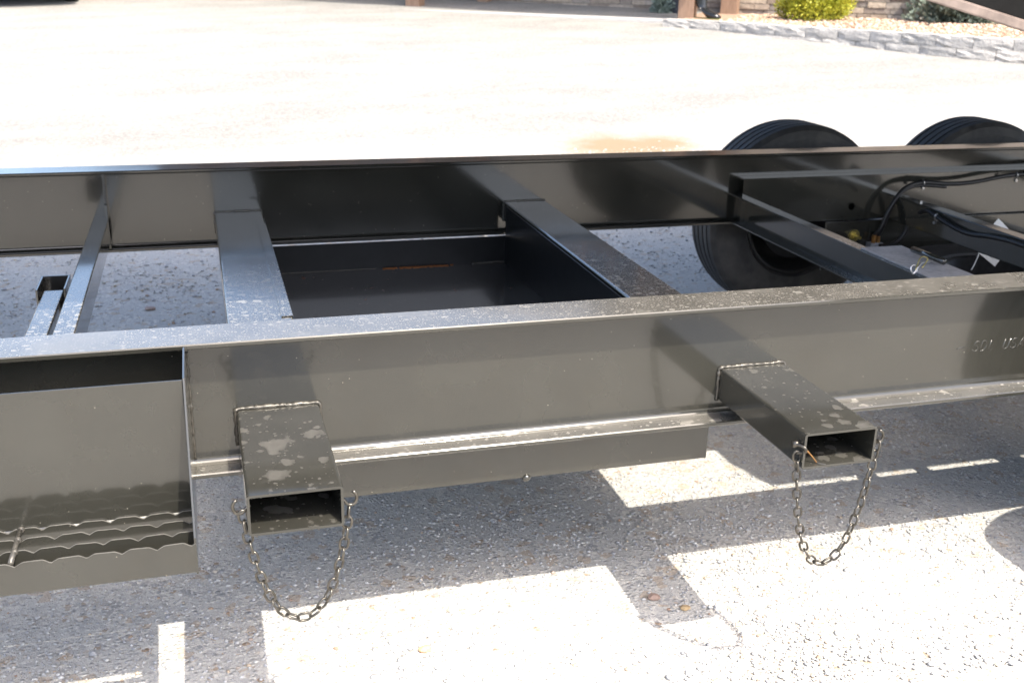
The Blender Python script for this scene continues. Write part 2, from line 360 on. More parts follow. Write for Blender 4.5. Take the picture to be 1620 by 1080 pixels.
def scatter(n, x0, x1, y0, y1, s0, s1):
    x = rng.uniform(x0, x1, n); y = rng.uniform(y0, y1, n); s = s0 * (s1 / s0) ** (rng.random(n) ** 2.2)
    # patchy: fewer where fines have packed down
    pn = np.sin(x * 5.1 + 1.3 * np.sin(y * 3.7)) * np.sin(y * 6.3 + 1.7 * np.sin(x * 2.9)) ; keep = rng.random(n) < .55 + .45 * pn
    x, y, s = x[keep], y[keep], s[keep]; return np.stack([x, y, gz(x, y)], -1), s
p1, s1 = scatter(90000, -.85, 2.9, -.3, 2.0, .0016, .0058)
p2, s2 = scatter(26000, -1.6, 4.5, 2.0, 5.2, .0035, .011)
p3, s3 = scatter(2500, -3.0, 8.5, 5.0, 10.5, .004, .011)
p4, s4 = scatter(450, -1.0, 2.9, -.3, 2.4, .005, .0105)
stones('gravel', 'pebble', np.concatenate([p1, p2, p3, p4]), np.concatenate([s1, s2, s3, s4]))
def rock(x, y, s, col, label):
    bm = bmesh.new(); bmesh.ops.create_icosphere(bm, subdivisions=2, radius=1)
    for v in bm.verts:
        k = 1 + .3 * noise.noise(v.co * 1.4 + Vector((x * 9, y * 7, 0))); v.co = Vector((v.co.x * s * 1.25 * k, v.co.y * s * .9 * k, v.co.z * s * .5 * k)) + Vector((x, y, s * .35))
    o = fin(bm, 'stone', simple('stone_colour', col, .85, scale=90)); tag(o, label, 'stone')
rock(.934, .105, .0125, (.27, .19, .15), 'reddish brown stone lying in the shadow of the right tube end')
rock(.985, .05, .010, (.33, .24, .13), 'small tan stone beside the tip of the right tube shadow')
rock(-.218, 2.504, .018, (.33, .27, .25), 'pinkish flat stone on the gravel seen between the left tubes')
rock(.395, .044, .011, (.6, .33, .17), 'small orange stone on the sunlit gravel below the frame')

# ------------------------------------------------------------------ trailer
trailer = empty('flatbed_trailer', 'bare charcoal steel trailer frame with two long beams and dark wheels', 'trailer')
def Zr(z): return z + ZB
def ibeam(y0, y1, yw, tw=.008, tf=.0095, h=.254, r=.011, x0=-3.2, x1=6.2):
    z1, z0 = ZB, ZB - h; P = []
    def fil(cx, cz, a0, a1):
        for i in range(6):
            a = math.radians(a0 + (a1 - a0) * i / 5); P.append((cx + r * math.cos(a), cz + r * math.sin(a)))
    e = .002
    P += [(y0 + e, z1), (y0, z1 - e), (y0, z1 - tf + e), (y0 + e, z1 - tf)]
    fil(yw - r, z1 - tf - r, 90, 0); fil(yw - r, z0 + tf + r, 0, -90)
    P += [(y0 + e, z0 + tf), (y0, z0 + tf - e), (y0, z0 + e), (y0 + e, z0), (y1 - e, z0), (y1, z0 + e), (y1, z0 + tf - e), (y1 - e, z0 + tf)]
    fil(yw + tw + r, z0 + tf + r, 270, 180); fil(yw + tw + r, z1 - tf - r, 180, 90)
    P += [(y1 - e, z1 - tf), (y1, z1 - tf + e), (y1, z1 - e), (y1 - e, z1)]
    bm = bmesh.new(); prism(bm, P, 0, x0, x1); return bm
WN = .0474; FI, FO, WF = 1.6388, 1.7374, 1.676
near_beam = fin(ibeam(0, .1034, WN), 'main_beam', 'beam', trailer)
near_beam['label'] = 'near main beam with both tube ends welded on'
far_beam = fin(ibeam(FI, FO, WF, r=.009), 'main_beam', 'plainfar_shaded', trailer)
far_beam['label'] = 'far main beam in front of the wheels'
XA, XB, TW, ZT, TH = .0517, 1.0116, .147, Zr(-.146), .0695
def weld(path, parent, r=.003):
    pts = []; P = [Vector(p) for p in path]
    bm = bmesh.new(); L = 0
    for a, b in zip(P[:-1], P[1:]):
        n = max(2, int((b - a).length / .004))
        for i in range(n):
            q = a.lerp(b, i / n); pts.append(q + Vector((random.uniform(-1, 1), random.uniform(-1, 1), random.uniform(-1, 1))) * .0007)
    pts.append(P[-1]); rad = [r * (1 + .3 * noise.noise(q * 60)) * random.uniform(.65, 1.35) for q in pts]
    sweep(bm, pts, rad, 6); return fin(bm, 'weld_bead', 'weld', parent, smooth=True)
def stub(x, ye):
    bm = bmesh.new(); tube_rect(bm, 1, ye, WN, x, x + TW, ZT - TH, ZT, .006, .0045)
    o = fin(bm, 'outrigger_tube', 'stub', trailer)
    y = WN - .002
    weld([(x - .002, y, ZT - TH), (x - .002, y, ZT - .001), (x + .004, y, ZT + .002), (x + TW - .003, y, ZT + .002), (x + TW + .002, y, ZT - .002), (x + TW + .002, y, ZT - TH)], o, .0034)
    return o
sA = stub(XA, -.2915); sB = stub(XB, -.2855)
sA['label'] = 'left outrigger tube end'; sB['label'] = 'right outrigger tube end'
def cross(x):
    bm = bmesh.new(); tube_rect(bm, 1, WN + .008, WF, x, x + TW, ZT - TH, ZT, .006, .0045)
    o = fin(bm, 'crossmember', 'tube', trailer); y = WF - .001
    weld([(x - .001, y, ZT - TH), (x - .001, y, ZT), (x + TW, y, ZT + .001), (x + TW + .001, y, ZT - .03)], o, .003); return o
cA = cross(XA); cB = cross(XB)
box('seam_strip', 'tube', cA, XA + TW - .026, XA + TW - .0, .56, 1.48, ZT + .001, ZT + .003, bevel=.0005)
box('seam_strip', 'tube', cA, XA + TW - .0285, XA + TW - .027, .104, 1.5, ZT - .001, ZT + .0012)

# storage tray hung between the crossmembers
tray = bpy.data.objects.new('storage_tray', None); C.objects.link(tray); tray.parent = trailer
X0, X1, Y0, Y1, TZ = XA + TW - .002 + .003, XB - .004, .050, 1.628, Zr(-.350)
bm = bmesh.new(); prism(bm, [(X0 + .003, Y0 + .003), (X1 - .0092, Y0 + .003), (X1 - .0032, Y1 - .003), (X0 + .003, Y1 - .003)], 2, TZ, TZ + .003); fin(bm, 'tray_floor', 'tray', tray)
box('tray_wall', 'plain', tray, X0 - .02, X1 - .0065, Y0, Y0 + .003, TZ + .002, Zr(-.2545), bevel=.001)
box('tray_wall', 'traywall_shaded', tray, X0, X1, Y1 - .003, Y1, TZ - .002, Zr(-.2545), bevel=.001)
box('tray_wall', 'traywall_shaded', tray, X0, X0 + .003, Y0 + .003, Y1 - .003, TZ - .001, ZT - .012, bevel=.001)
bm = bmesh.new(); prism(bm, [(X1 - .009, Y0 + .003), (X1 - .006, Y0 + .003), (X1, Y1 - .003), (X1 - .003, Y1 - .003)], 2, TZ - .001, ZT - .006); fin(bm, 'tray_wall', 'traywall_shaded', tray)
weld([(X0 + .02, Y1 - .004, TZ + .004), (X0 + .36, Y1 - .004, TZ + .004)], tray, .0015)
weld([(X1 - .12, Y1 - .006, TZ + .005), (X1 - .007, Y1 - .006, TZ + .006)], tray, .003)
bm = bmesh.new(); bmesh.ops.create_icosphere(bm, subdivisions=2, radius=.009, matrix=Matrix.Translation((.605, .052, TZ + .001))); fin(bm, 'drain_dimple', 'plain', tray, smooth=True)
# rust line at the back fold
bm = bmesh.new(); n = 26
for i in range(n):
    a = .58 + .24 * i / n
    if random.random() < .85: bx(bm, a, a + .011, Y1 - .010 - random.uniform(0, .012), Y1 - .0035, TZ + .003, TZ + .0042 + random.uniform(0, .0006))
fin(bm, 'rust_streak', simple('rust', (.24, .085, .02), .85, scale=200), tray)

# left small crossmember, sleeve and inner tube
bm = bmesh.new(); tube_rect(bm, 1, WN + .008, WF, -.310, -.264, Zr(-.222), Zr(-.146), .004, .003); c0 = fin(bm, 'crossmember', 'tube', trailer)
c0['label'] = 'narrow crossmember at the left'
slv = bpy.data.objects.new('stake_sleeve', None); C.objects.link(slv); slv.parent = trailer
SX0, SX1 = -.386, -.3175
box('sleeve_wall', 'plain', slv, SX0, SX0 + .005, .905, 1.03, Zr(-.235), Zr(-.150), bevel=.001)
box('sleeve_wall', 'plain', slv, SX1 - .005, SX1, .905, 1.03, Zr(-.235), Zr(-.150), bevel=.001)
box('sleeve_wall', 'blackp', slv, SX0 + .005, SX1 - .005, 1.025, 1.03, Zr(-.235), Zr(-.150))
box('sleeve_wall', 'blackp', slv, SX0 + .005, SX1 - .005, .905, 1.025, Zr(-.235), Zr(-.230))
bm = bmesh.new(); tube_rect(bm, 1, WN + .008, .955, -.376, -.328, Zr(-.212), Zr(-.168), .004, .003); fin(bm, 'slide_tube', 'tube', trailer)
# web stiffener on the far beam
bm = bmesh.new(); prism(bm, [(WF - .001, Zr(-.010)), (FI + .004, Zr(-.0105)), (FI + .012, Zr(-.10)), (FI - .004, Zr(-.105)), (FI - .004, Zr(-.2)), (FI + .004, Zr(-.2435)), (WF - .001, Zr(-.2435))], 0, -.272, -.264)
fin(bm, 'stiffener_plate', 'plain', trailer, bevel=.001)

# right hand channel crossmember (open to the left)
def channel_x(x0, x1, z0, z1, y0, y1, t=.006):
    bm = bmesh.new(); prism(bm, [(x0, z1), (x1, z1), (x1, z0), (x0, z0), (x0, z0 + t), (x1 - t, z0 + t), (x1 - t, z1 - t), (x0, z1 - t)], 1, y0, y1); return bm
c3 = fin(channel_x(1.872, 1.915, Zr(-.2525), Zr(-.148), .058, WF), 'crossmember', 'tube', trailer, bevel=.0012); c3['label'] = 'open channel crossmember beside the wheels'
box('bracket', 'plain', trailer, 2.065, 2.11, .105, .26, Zr(-.1515), Zr(-.146))
pl = box('deck_plate', 'galv', trailer, 1.880, 2.02, .522, .86, Zr(-.1475), Zr(-.1435), bevel=.0008)
bm = bmesh.new(); sweep(bm, [(1.985, .62, Zr(-.128)), (1.985, .76, Zr(-.128))], .009, 10); fin(bm, 'hinge_barrel', 'plain', pl, smooth=True)
# spring clip pin
bm = bmesh.new(); ring = [(1.862 + .0 + .010 * math.cos(a), .585 + .004 * math.sin(a), Zr(-.132) + .010 * math.sin(a)) for a in np.linspace(0, 2 * math.pi, 18)[:-1]]
sweep(bm, ring, .0022, 6, closed=True); sweep(bm, [(1.846, .565, Zr(-.138)), (1.905, .615, Zr(-.126)), (1.95, .63, Zr(-.130))], .0035, 8); fin(bm, 'clip_pin', 'steel', trailer, smooth=True)
bm = bmesh.new(); sweep(bm, smooth_path([(1.86, .575, Zr(-.132)), (1.89, .60, Zr(-.105)), (1.925, .615, Zr(-.115)), (1.90, .60, Zr(-.135))]), .0018, 6); fin(bm, 'clip_wire', 'zinc', trailer, smooth=True)

# suspension rail on the far beam, with its round hole
RY = 1.62
def plate_hole(x0, x1, z0, z1, y, cx, cz, r, depth):
    bm = bmesh.new(); n = 32; outer = []; inner = []; back = []
    for k in range(n):
        a = 2 * math.pi * (k + .5) / n; c, s = math.cos(a), math.sin(a); inner.append(bm.verts.new((cx + r * c, y, cz + r * s))); back.append(bm.verts.new((cx + r * c, y + depth, cz + r * s)))
        R_ = .04; q = R_ / max(abs(c), abs(s)); outer.append(bm.verts.new((cx + q * c, y, cz + q * s)))
    for k in range(n):
        j = (k + 1) % n; bm.faces.new((inner[k], inner[j], outer[j], outer[k])); bm.faces.new((inner[j], inner[k], back[k], back[j]))
    R_ = .04
    def quad(a, b, c, d): bm.faces.new([bm.verts.new((p[0], y, p[1])) for p in (a, b, c, d)])
    quad((x0, z0), (cx - R_, z0), (cx - R_, z1), (x0, z1)); quad((cx + R_, z0), (x1, z0), (x1, z1), (cx + R_, z1))
    quad((cx - R_, z0), (cx + R_, z0), (cx + R_, cz - R_), (cx - R_, cz - R_)); quad((cx - R_, cz + R_), (cx + R_, cz + R_), (cx + R_, z1), (cx - R_, z1))
    return bm
rail = fin(plate_hole(1.892, 6.0, Zr(-.2525), Zr(-.0855), RY, 2.352, Zr(-.202), .014, .006), 'suspension_rail', 'plain', trailer)
box('rail_lip', 'plain', rail, 1.892, 6.0, RY + .0005, WF - .001, Zr(-.0915), Zr(-.085), bevel=.001)
box('rail_lip', 'plain', rail, 1.892, 6.0, RY + .0005, FI - .001, Zr(-.2535), Zr(-.248), bevel=.001)
# hanger plate below the rail
hp = box('hanger_plate', 'plain', trailer, 2.24, 3.6, 1.600, 1.608, Zr(-.44), Zr(-.2545), bevel=.001)
bm = bmesh.new(); sweep(bm, [(2.363, 1.599, Zr(-.308)), (2.363, 1.592, Zr(-.308))], .022, 16); sweep(bm, [(2.363, 1.592, Zr(-.308)), (2.363, 1.578, Zr(-.308))], .013, 6); sweep(bm, [(2.363, 1.578, Zr(-.308)), (2.363, 1.555, Zr(-.308))], .006, 8)
fin(bm, 'spindle_nut', 'zinc', hp)
vb = bpy.data.objects.new('valve_block', None); C.objects.link(vb); vb.parent = trailer
box('valve_body', 'galv', vb, 2.42, 2.475, 1.565, 1.599, Zr(-.375), Zr(-.335), bevel=.003)
bm = bmesh.new(); sweep(bm, [(2.437, 1.575, Zr(-.335)), (2.437, 1.575, Zr(-.305))], .008, 6); sweep(bm, [(2.46, 1.58, Zr(-.335)), (2.458, 1.58, Zr(-.308))], .008, 6); fin(bm, 'brass_fitting', 'brass', vb)
def rel(L, dy=0): return [(a, b + dy, Zr(c)) for a, b, c in L]
hA = rel([(4.6, 1.565, -.06), (3.6, 1.565, -.075), (3.064, 1.572, -.091), (2.837, 1.570, -.116), (2.725, 1.57, -.119), (2.612, 1.572, -.111), (2.532, 1.565, -.13), (2.483, 1.56, -.193), (2.462, 1.565, -.264), (2.457, 1.58, -.308)])
bm = bmesh.new(); sweep(bm, smooth_path(hA), .0085, 8); fin(bm, 'air_hose', 'hose', trailer, smooth=True)
hC = [(x - .012, y - .005, z - .010) for x, y, z in hA[4:-1]] + [(2.437, 1.575, Zr(-.305))]
bm = bmesh.new(); sweep(bm, smooth_path(hC), .0065, 8); fin(bm, 'air_hose', 'hose', trailer, smooth=True)
hB = rel([(2.46, 1.565, -.345), (2.47, 1.53, -.335), (2.49, 1.5, -.31), (2.510, 1.49, -.265), (2.508, 1.49, -.222), (2.52, 1.47, -.196), (2.505, 1.42, -.186)]) + rel([(2.492, 1.368, -.168), (2.488, 1.307, -.177), (2.488, 1.209, -.192), (2.488, 1.127, -.195), (2.488, 1.01, -.178), (2.488, .85, -.172), (2.488, .3, -.18)])
bm = bmesh.new(); sweep(bm, smooth_path(hB), .0085, 8); fin(bm, 'air_hose', 'hose', trailer, smooth=True)
def clamp(x, y, z, nrm):
    o = bpy.data.objects.new('hose_clamp', None); C.objects.link(o); o.parent = trailer
    bm = bmesh.new(); r = .0105
    if nrm == 'y':
        pts = [(x, y + r * math.cos(a) * .9, z + r * math.sin(a)) for a in np.linspace(math.pi * .5, math.pi * 1.5, 9)] + [(x, y, z - .024)]
    else:
        pts = [(x + r * math.cos(a) * .9, y, z + r * math.sin(a)) for a in np.linspace(math.pi * .5, math.pi * 1.5, 9)] + [(x, y, z - .024)]
    sweep(bm, pts, .003, 4); fin(bm, 'clamp_strap', 'steel', o)
    bm = bmesh.new(); q = Vector((x, y, z - .020)); d = Vector((0, -1, 0)) if nrm == 'y' else Vector((-1, 0, 0))
    sweep(bm, [q, q + d * .010], .006, 6); fin(bm, 'clamp_bolt', 'steel', o)
clamp(2.612, 1.572, Zr(-.111), 'y'); clamp(3.027, 1.571, Zr(-.094), 'y'); clamp(2.488, 1.307, Zr(-.177), 'x')
bm = bmesh.new(); tube_rect(bm, 1, WN + .008, RY - .001, 2.50, 2.555, Zr(-.25), Zr(-.158), .004, .004); c4 = fin(bm, 'crossmember', 'plain', trailer); c4['label'] = 'dark crossmember carrying an air hose'
bm = bmesh.new(); tube_rect(bm, 1, WN + .008, WF, 3.5, 3.6, Zr(-.22), Zr(-.15), .006, .005); fin(bm, 'crossmember', 'plain', trailer)

# wheels
def tyre_profile(r, wd):
    h = wd / 2; P = []
    P += [(-h * .72, r * .56), (-h * .92, r * .60), (-h, r * .74), (-h * .985, r * .86), (-h * .90, r * .945), (-h * .80, r * .977)]
    tr = h * .76; gw = .0052; gd = .010
    P.append((-tr, r - .003))
    for gx in (-.52, -.18, .18, .52):
        c = gx * h; P += [(c - gw, r), (c - gw * .8, r - gd), (c + gw * .8, r - gd), (c + gw, r)]
    P += [(tr, r - .003), (h * .80, r * .977), (h * .90, r * .945), (h * .985, r * .86), (h, r * .74), (h * .92, r * .60), (h * .72, r * .56)]
    return P
def wheel(cx, cy, inner, parent, name='wheel', axis='y', cz=None, r=.388, hub=True):
    """inner: +1 when the brake side faces +axis"""
    W = bpy.data.objects.new(name, None); C.objects.link(W); W.parent = parent; cz = r - .004 if cz is None else cz
    c = (cx, cy, cz); bm = bmesh.new(); lathe(bm, tyre_profile(r, .222), 96, c, axis)
    fin(bm, 'tyre', 'tyre', W, smooth=False)
    s = inner; bm = bmesh.new(); R = r * .56
    prof = [(-s * .095, R + .004), (-s * .09, R - .012), (-s * .03, R - .03), (-s * .02, R - .06), (-s * .03, .085), (-s * .035, .05), (-s * .029, .05), (-s * .024, .085), (-s * .012, R - .055), (0, R - .022), (s * .09, R - .010), (s * .095, R + .004)]
    lathe(bm, prof, 64, c, axis, closed=True); fin(bm, 'rim', 'rim', W, smooth=True)
    if hub:
        bm = bmesh.new(); lathe(bm, [(-s * .06, .0), (-s * .06, .045), (-s * .02, .055), (-s * .02, .13), (s * .085, .155), (s * .09, .06), (s * .12, .05), (s * .12, .0)], 40, c, axis, closed=False); fin(bm, 'brake_drum', 'drum', W)
    return W
for k, x in enumerate((2.335, 3.205)):
    wheel(x, 2.043, -1, trailer); wheel(x, -.262, 1, trailer)
    bm = bmesh.new(); bx(bm, x - .038, x + .038, -.15, 1.93, .30, .375); fin(bm, 'axle', 'blackp', trailer, bevel=.006)
sp = wheel(2.74, 1.205, -1, trailer, 'spare_wheel', 'z', .262, hub=False)
for y in (.06, 1.70):
    bm = bmesh.new(); prism(bm, [(1.95, .43), (2.05, .425), (2.33, .385), (2.60, .425), (2.78, .46), (2.95, .425), (3.245, .385), (3.52, .425), (3.62, .43), (3.62, .455), (3.5, .445), (3.245, .41), (2.97, .45), (2.85, .4635), (2.7, .4635), (2.60, .45), (2.33, .41), (2.05, .45), (1.95, .455)], 1, y - .028 + .02, y + .028 + .02)
    fin(bm, 'leaf_spring', 'blackp', trailer)

# step with serrated treads hung on the near beam
step = bpy.data.objects.new('side_step', None); C.objects.link(step); step.parent = trailer
SXR, SXL = -.030, -.62
bm = bmesh.new(); prism(bm, [(WN - .0005, Zr(-.013)), (.0, Zr(-.0115)), (-.146, Zr(-.0095)), (-.150, Zr(-.014)), (-.2535, Zr(-.230)), (-.256, Zr(-.289)), (WN - .0005, Zr(-.2435))], 0, SXR, SXR + .0035)
# keep the plate clear of the flange
bm.free(); bm = bmesh.new(); prism(bm, [(WN - .0005, Zr(-.012)), (-.0006, Zr(-.012)), (-.0006, Zr(-.002)), (-.145, Zr(-.004)), (-.150, Zr(-.014)), (-.2535, Zr(-.228)), (-.2565, Zr(-.290)), (-.245, Zr(-.290)), (-.0006, Zr(-.262)), (-.0006, Zr(-.2435)), (WN - .0005, Zr(-.2425))], 0, SXR, SXR + .0035)
fin(bm, 'side_plate', 'plain', step, bevel=.0006)
def serrated(y, z1, h, t, x0, x1, phase, amp=.0033, pitch=.0505, name='tread_bar', mat='plain', lean=0):
    n = int((x1 - x0) / .0032); bm = bmesh.new(); rows = []
    for i in range(n + 1):
        x = x0 + (x1 - x0) * i / n; u = ((x / pitch + phase) % 1.0)
        # broad crests with narrow dips
        q = abs(u - .5) * 2; s = amp * (1 - max(0, (q - .52) / .48) ** 1.3 * 2)
        jit = .0004 * math.sin(x * 91 + phase * 9)
        rows.append([bm.verts.new(v) for v in ((x, y, z1 - h), (x, y + lean, z1 + s + jit), (x, y + t + lean, z1 + s + jit), (x, y + t, z1 - h))])
    for A, B in zip(rows[:-1], rows[1:]):
        for k in range(4):
            f = bm.faces.new((A[k], A[(k + 1) % 4], B[(k + 1) % 4], B[k])); f.material_index = 1 if k == 1 else 0
    bm.faces.new(rows[0]); bm.faces.new(rows[-1]); o = fin(bm, name, mat, step); o.data.materials.append(M['worn_lit']); return o
# upper vertical kick plate
box('kick_plate', 'plain', step, SXL, SXR - .0005, -.1455, -.1425, Zr(-.238), Zr(-.0065), bevel=.0008)
serrated(-.1500, Zr(-.2375), .020, .0035, SXL, SXR - .0005, .15)
serrated(-.1830, Zr(-.2375), .024, .0028, SXL, SXR - .0005, .72)
serrated(-.2195, Zr(-.2375), .024, .0028, SXL, SXR - .0005, .25)
fl = serrated(-.2555, Zr(-.2375), .0495, .0028, SXL, SXR + .003, .68, name='front_lip')
bm = bmesh.new(); sweep(bm, [(-.292, -.142, Zr(-.2355)), (-.292, -.252, Zr(-.2355))], .0042, 10); fin(bm, 'tie_rod', 'weld', step, smooth=True)
bm = bmesh.new()
for y in (-.1485, -.1815, -.218):
    bm = bmesh.new(); bmesh.ops.create_icosphere(bm, subdivisions=2, radius=.006, matrix=Matrix.Translation((-.291, y, Zr(-.236)))); fin(bm, 'weld_spot', 'weld', step, smooth=True)
weld([(SXR + .0045, WN - .001, Zr(-.03)), (SXR + .0045, WN - .001, Zr(-.236))], step, .0022)

# rolled mill mark on the near web
def arc(cx, cy, rx, ry, a0, a1, n=8): return [(cx + rx * math.cos(math.radians(a0 + (a1 - a0) * i / n)), cy + ry * math.sin(math.radians(a0 + (a1 - a0) * i / n))) for i in range(n + 1)]
GL = {'S': [arc(.3, .75, .28, .24, 20, 270, 10) + arc(.3, .26, .30, .25, 90, -160, 10)], 'D': [[(0, 0), (0, 1), (.22, 1)] + arc(.22, .5, .38, .5, 90, -90, 10) + [(0, 0)]], 'I': [[(.1, 0), (.1, 1)]],
      '.': [[(.05, .04), (.13, .04)]], 'U': [[(0, 1), (0, .32)] + arc(.29, .32, .29, .32, 180, 360, 10) + [(.58, 1)]], 'A': [[(-.02, 0), (.3, 1), (.62, 0)], [(.1, .34), (.5, .34)]]}
def mark(txt, x, z, h):
    for ch in txt:
        bm = bmesh.new()
        for st in GL[ch]: sweep(bm, [(x + (a_ + .24 * b_) * h * .95, WN + .0002, z + b_ * h) for a_, b_ in st], .00125, 6)
        fin(bm, 'raised_letter', 'plain', near_beam, smooth=True); x += h * (.34 if ch in 'I' else .22 if ch == '.' else .86)
mark('SDI.', 1.626, Zr(-.159), .0235); mark('USA', 1.706, Zr(-.159), .0235)
bm = bmesh.new(); sweep(bm, smooth_path([(1.586, WN - .0002, Zr(-.1515)), (1.590, WN - .0004, Zr(-.1475)), (1.604, WN - .0004, Zr(-.1475))], 4), .0011, 6); fin(bm, 'raised_mill_mark', 'plain', near_beam, smooth=True)

# ------------------------------------------------------------------ chains
def link_mesh(L=.0256, Wd=.0176, r=.0021):
    hl, hw = L / 2 - r, Wd / 2 - r; P = []
    for k in range(7): a = -math.pi / 2 + math.pi * k / 6; P.append((hl - hw + hw * math.cos(a), hw * math.sin(a), 0))
    for k in range(7): a = math.pi / 2 + math.pi * k / 6; P.append((-(hl - hw) + hw * math.cos(a), hw * math.sin(a), 0))
    bm = bmesh.new(); sweep(bm, P, r, 8, closed=True); bmesh.ops.recalc_face_normals(bm, faces=bm.faces)
    me = bpy.data.meshes.new('chain_link'); bm.to_mesh(me); bm.free(); me.materials.append(M['chain']); me.polygons.foreach_set('use_smooth', [True] * len(me.polygons)); return me
LM = link_mesh()
def chain(P0, P1, zmin, label, twist=0, pitch=.0187):
    # catenary through both ends with its lowest point at zmin
    lo, hi = .005, 1.0; D = (Vector(P1) - Vector(P0)); hd = math.hypot(D.x, D.y); d0, d1 = P0[2] - zmin, P1[2] - zmin
    for _ in range(60):
        a = (lo + hi) / 2; need = a * math.acosh(1 + d0 / a) + a * math.acosh(1 + d1 / a)
        if need > hd: hi = a
        else: lo = a
    xl = a * math.acosh(1 + d0 / a); pts = []
    for i in range(1601):
        s = hd * i / 1600; z = zmin + a * (math.cosh((s - xl) / a) - 1); pts.append(Vector((P0[0] + D.x * s / hd, P0[1] + D.y * s / hd, z)))
    root = empty('safety_chain', label, 'chain', 'chains looped below the tube ends', P0)
    cum = [0]
    for p, q in zip(pts[:-1], pts[1:]): cum.append(cum[-1] + (q - p).length)
    tot = cum[-1]; n = int(tot / pitch); j = 0; side = Vector((-D.y, D.x, 0)).normalized()
    for k in range(n):
        s = tot * (k + .5) / n
        while cum[j + 1] < s: j += 1
        p = pts[j]; t = (pts[min(j + 8, 1600)] - pts[max(j - 8, 0)]).normalized(); nrm = side.cross(t).normalized()
        ang = (math.pi / 2 if k % 2 else 0) + twist + random.uniform(-.28, .28)
        y = nrm * math.cos(ang) + side * math.sin(ang); z = t.cross(y)
        mt = Matrix((t, y, z)).transposed().to_4x4(); mt.translation = p + Vector((random.uniform(-.5, .5), random.uniform(-.5, .5), 0)) * .001
        o = bpy.data.objects.new('chain_link', LM); C.objects.link(o); o.parent = root; o.matrix_parent_inverse = Matrix.Translation(P0).inverted(); o.matrix_basis = mt
    return root
def hook(x, y, z, parent, flip=1, openup=.6):
    """open half link welded to the side of the tube"""
    bm = bmesh.new(); r = .0098; pts = [(x - flip * .006, y, z + .001)]
    for i in range(11): a = math.radians(200 + (200 + 60 * openup) * i / 10); pts.append((x + flip * (.010 + r * math.cos(a)), y, z + r * math.sin(a) * 1.25))
    sweep(bm, pts, .0027, 8); return fin(bm, 'chain_hook', 'chain', parent, smooth=True)
yA, yB = -.2800, -.2740
chain((XA - .007, yA, Zr(-.176)), (XA + TW + .0095, yA, Zr(-.188)), Zr(-.3795), 'steel chain looped below the left tube end beside the step', .1)
chain((XB + .000 - .006, yB, Zr(-.185)), (XB + TW + .0135, yB, Zr(-.180)), Zr(-.4235), 'steel chain looped below the right tube end with an open hook', .35)
hook(XB + TW + .003, yB, Zr(-.172), sB, 1, .9); hook(XA + TW + .002, yA, Zr(-.174), sA, 1, .5)
hook(XA - .001, yA, Zr(-.168), sA, -1, .5)
bm = bmesh.new(); sweep(bm, [(XB + .002, yB + .006, Zr(-.172)), (XB - .012, yB + .006, Zr(-.172))], .0065, 8); sweep(bm, smooth_path([(XB - .008, yB + .004, Zr(-.170)), (XB + .001, yB - .012, Zr(-.172)), (XB + .004, yB - .010, Zr(-.182)), (XB - .004, yB + .002, Zr(-.188))]), .0028, 8); fin(bm, 'chain_hook', 'chain', sB, smooth=True)
# scorched split in the lower wall of the right tube
bm = bmesh.new(); sweep(bm, smooth_path([(XB + .0045, yB + .012, Zr(-.178)), (XB + .022, yB + .004, Zr(-.192)), (XB + .036, yB - .002, Zr(-.2095))]), [.0024] * 8 + [.0014] * 9, 6); fin(bm, 'scorched_weld', 'scorch', sB, smooth=True)
bm = bmesh.new(); sweep(bm, smooth_path([(XB + .034, yB - .001, Zr(-.2085)), (XB + .042, yB - .006, Zr(-.2105)), (XB + .050, yB - .0095, Zr(-.2108))], 4), .0009, 5); fin(bm, 'wire_end', 'hose', sB)

# ------------------------------------------------------------------ paper tag on the hose
tg = empty('paper_tag', 'white printed paper tag hanging behind the dark crossmember', 'tag', None, (2.66, 1.2, Zr(-.18)))
def tagpart(name, mat, P, th=.0006):
    bm = bmesh.new(); vs = [bm.verts.new(p) for p in P]; f = bm.faces.new(vs); r = bmesh.ops.extrude_face_region(bm, geom=[f])
    nrm = f.normal if f.normal.length else Vector((0, 1, 0)); bmesh.ops.translate(bm, verts=[v for v in r['geom'] if isinstance(v, bmesh.types.BMVert)], vec=Vector((0, th, 0)))
    o = fin(bm, name, mat); o.parent = tg; o.matrix_parent_inverse = Matrix.Translation(tg.location).inverted(); return o
T = [Vector((2.655, 1.20, Zr(-.165))), Vector((2.745, 1.20, Zr(-.235))), Vector((2.668, 1.19, Zr(-.335))), Vector((2.560, 1.19, Zr(-.262)))]
sheet = tagpart('tag_sheet', 'paper', T)
def uvp(u, v_): return (T[0] * (1 - u) + T[1] * u) * (1 - v_) + (T[3] * (1 - u) + T[2] * u) * v_ + Vector((0, -.0012, 0))
for k in range(8):
    v0 = .56 + k * .045
    o = tagpart('printed_line', 'ink', [uvp(.15, v0), uvp(.5 + .35 * random.random(), v0), uvp(.5, v0 + .014), uvp(.15, v0 + .014)], .0004)
bm = bmesh.new(); sweep(bm, smooth_path([(2.585, 1.185, Zr(-.268)), (2.572, 1.17, Zr(-.285)), (2.552, 1.16, Zr(-.318)), (2.545, 1.16, Zr(-.332))]), .0022, 6); o = fin(bm, 'tag_string', 'paper'); o.parent = tg; o.matrix_parent_inverse = Matrix.Translation(tg.location).inverted()
tg2 = box('paper_tag', 'paper', None, 2.80, 2.90, 1.0, 1.0008, Zr(-.30), Zr(-.20)); tag(tg2, 'white paper tag lowest at the right edge behind the near beam', 'tag')
tg2.data.transform(Matrix.Translation((2.85, 1.0, Zr(-.25))) @ Matrix.Rotation(.5, 4, 'Y') @ Matrix.Translation((-2.85, -1.0, -Zr(-.25))))

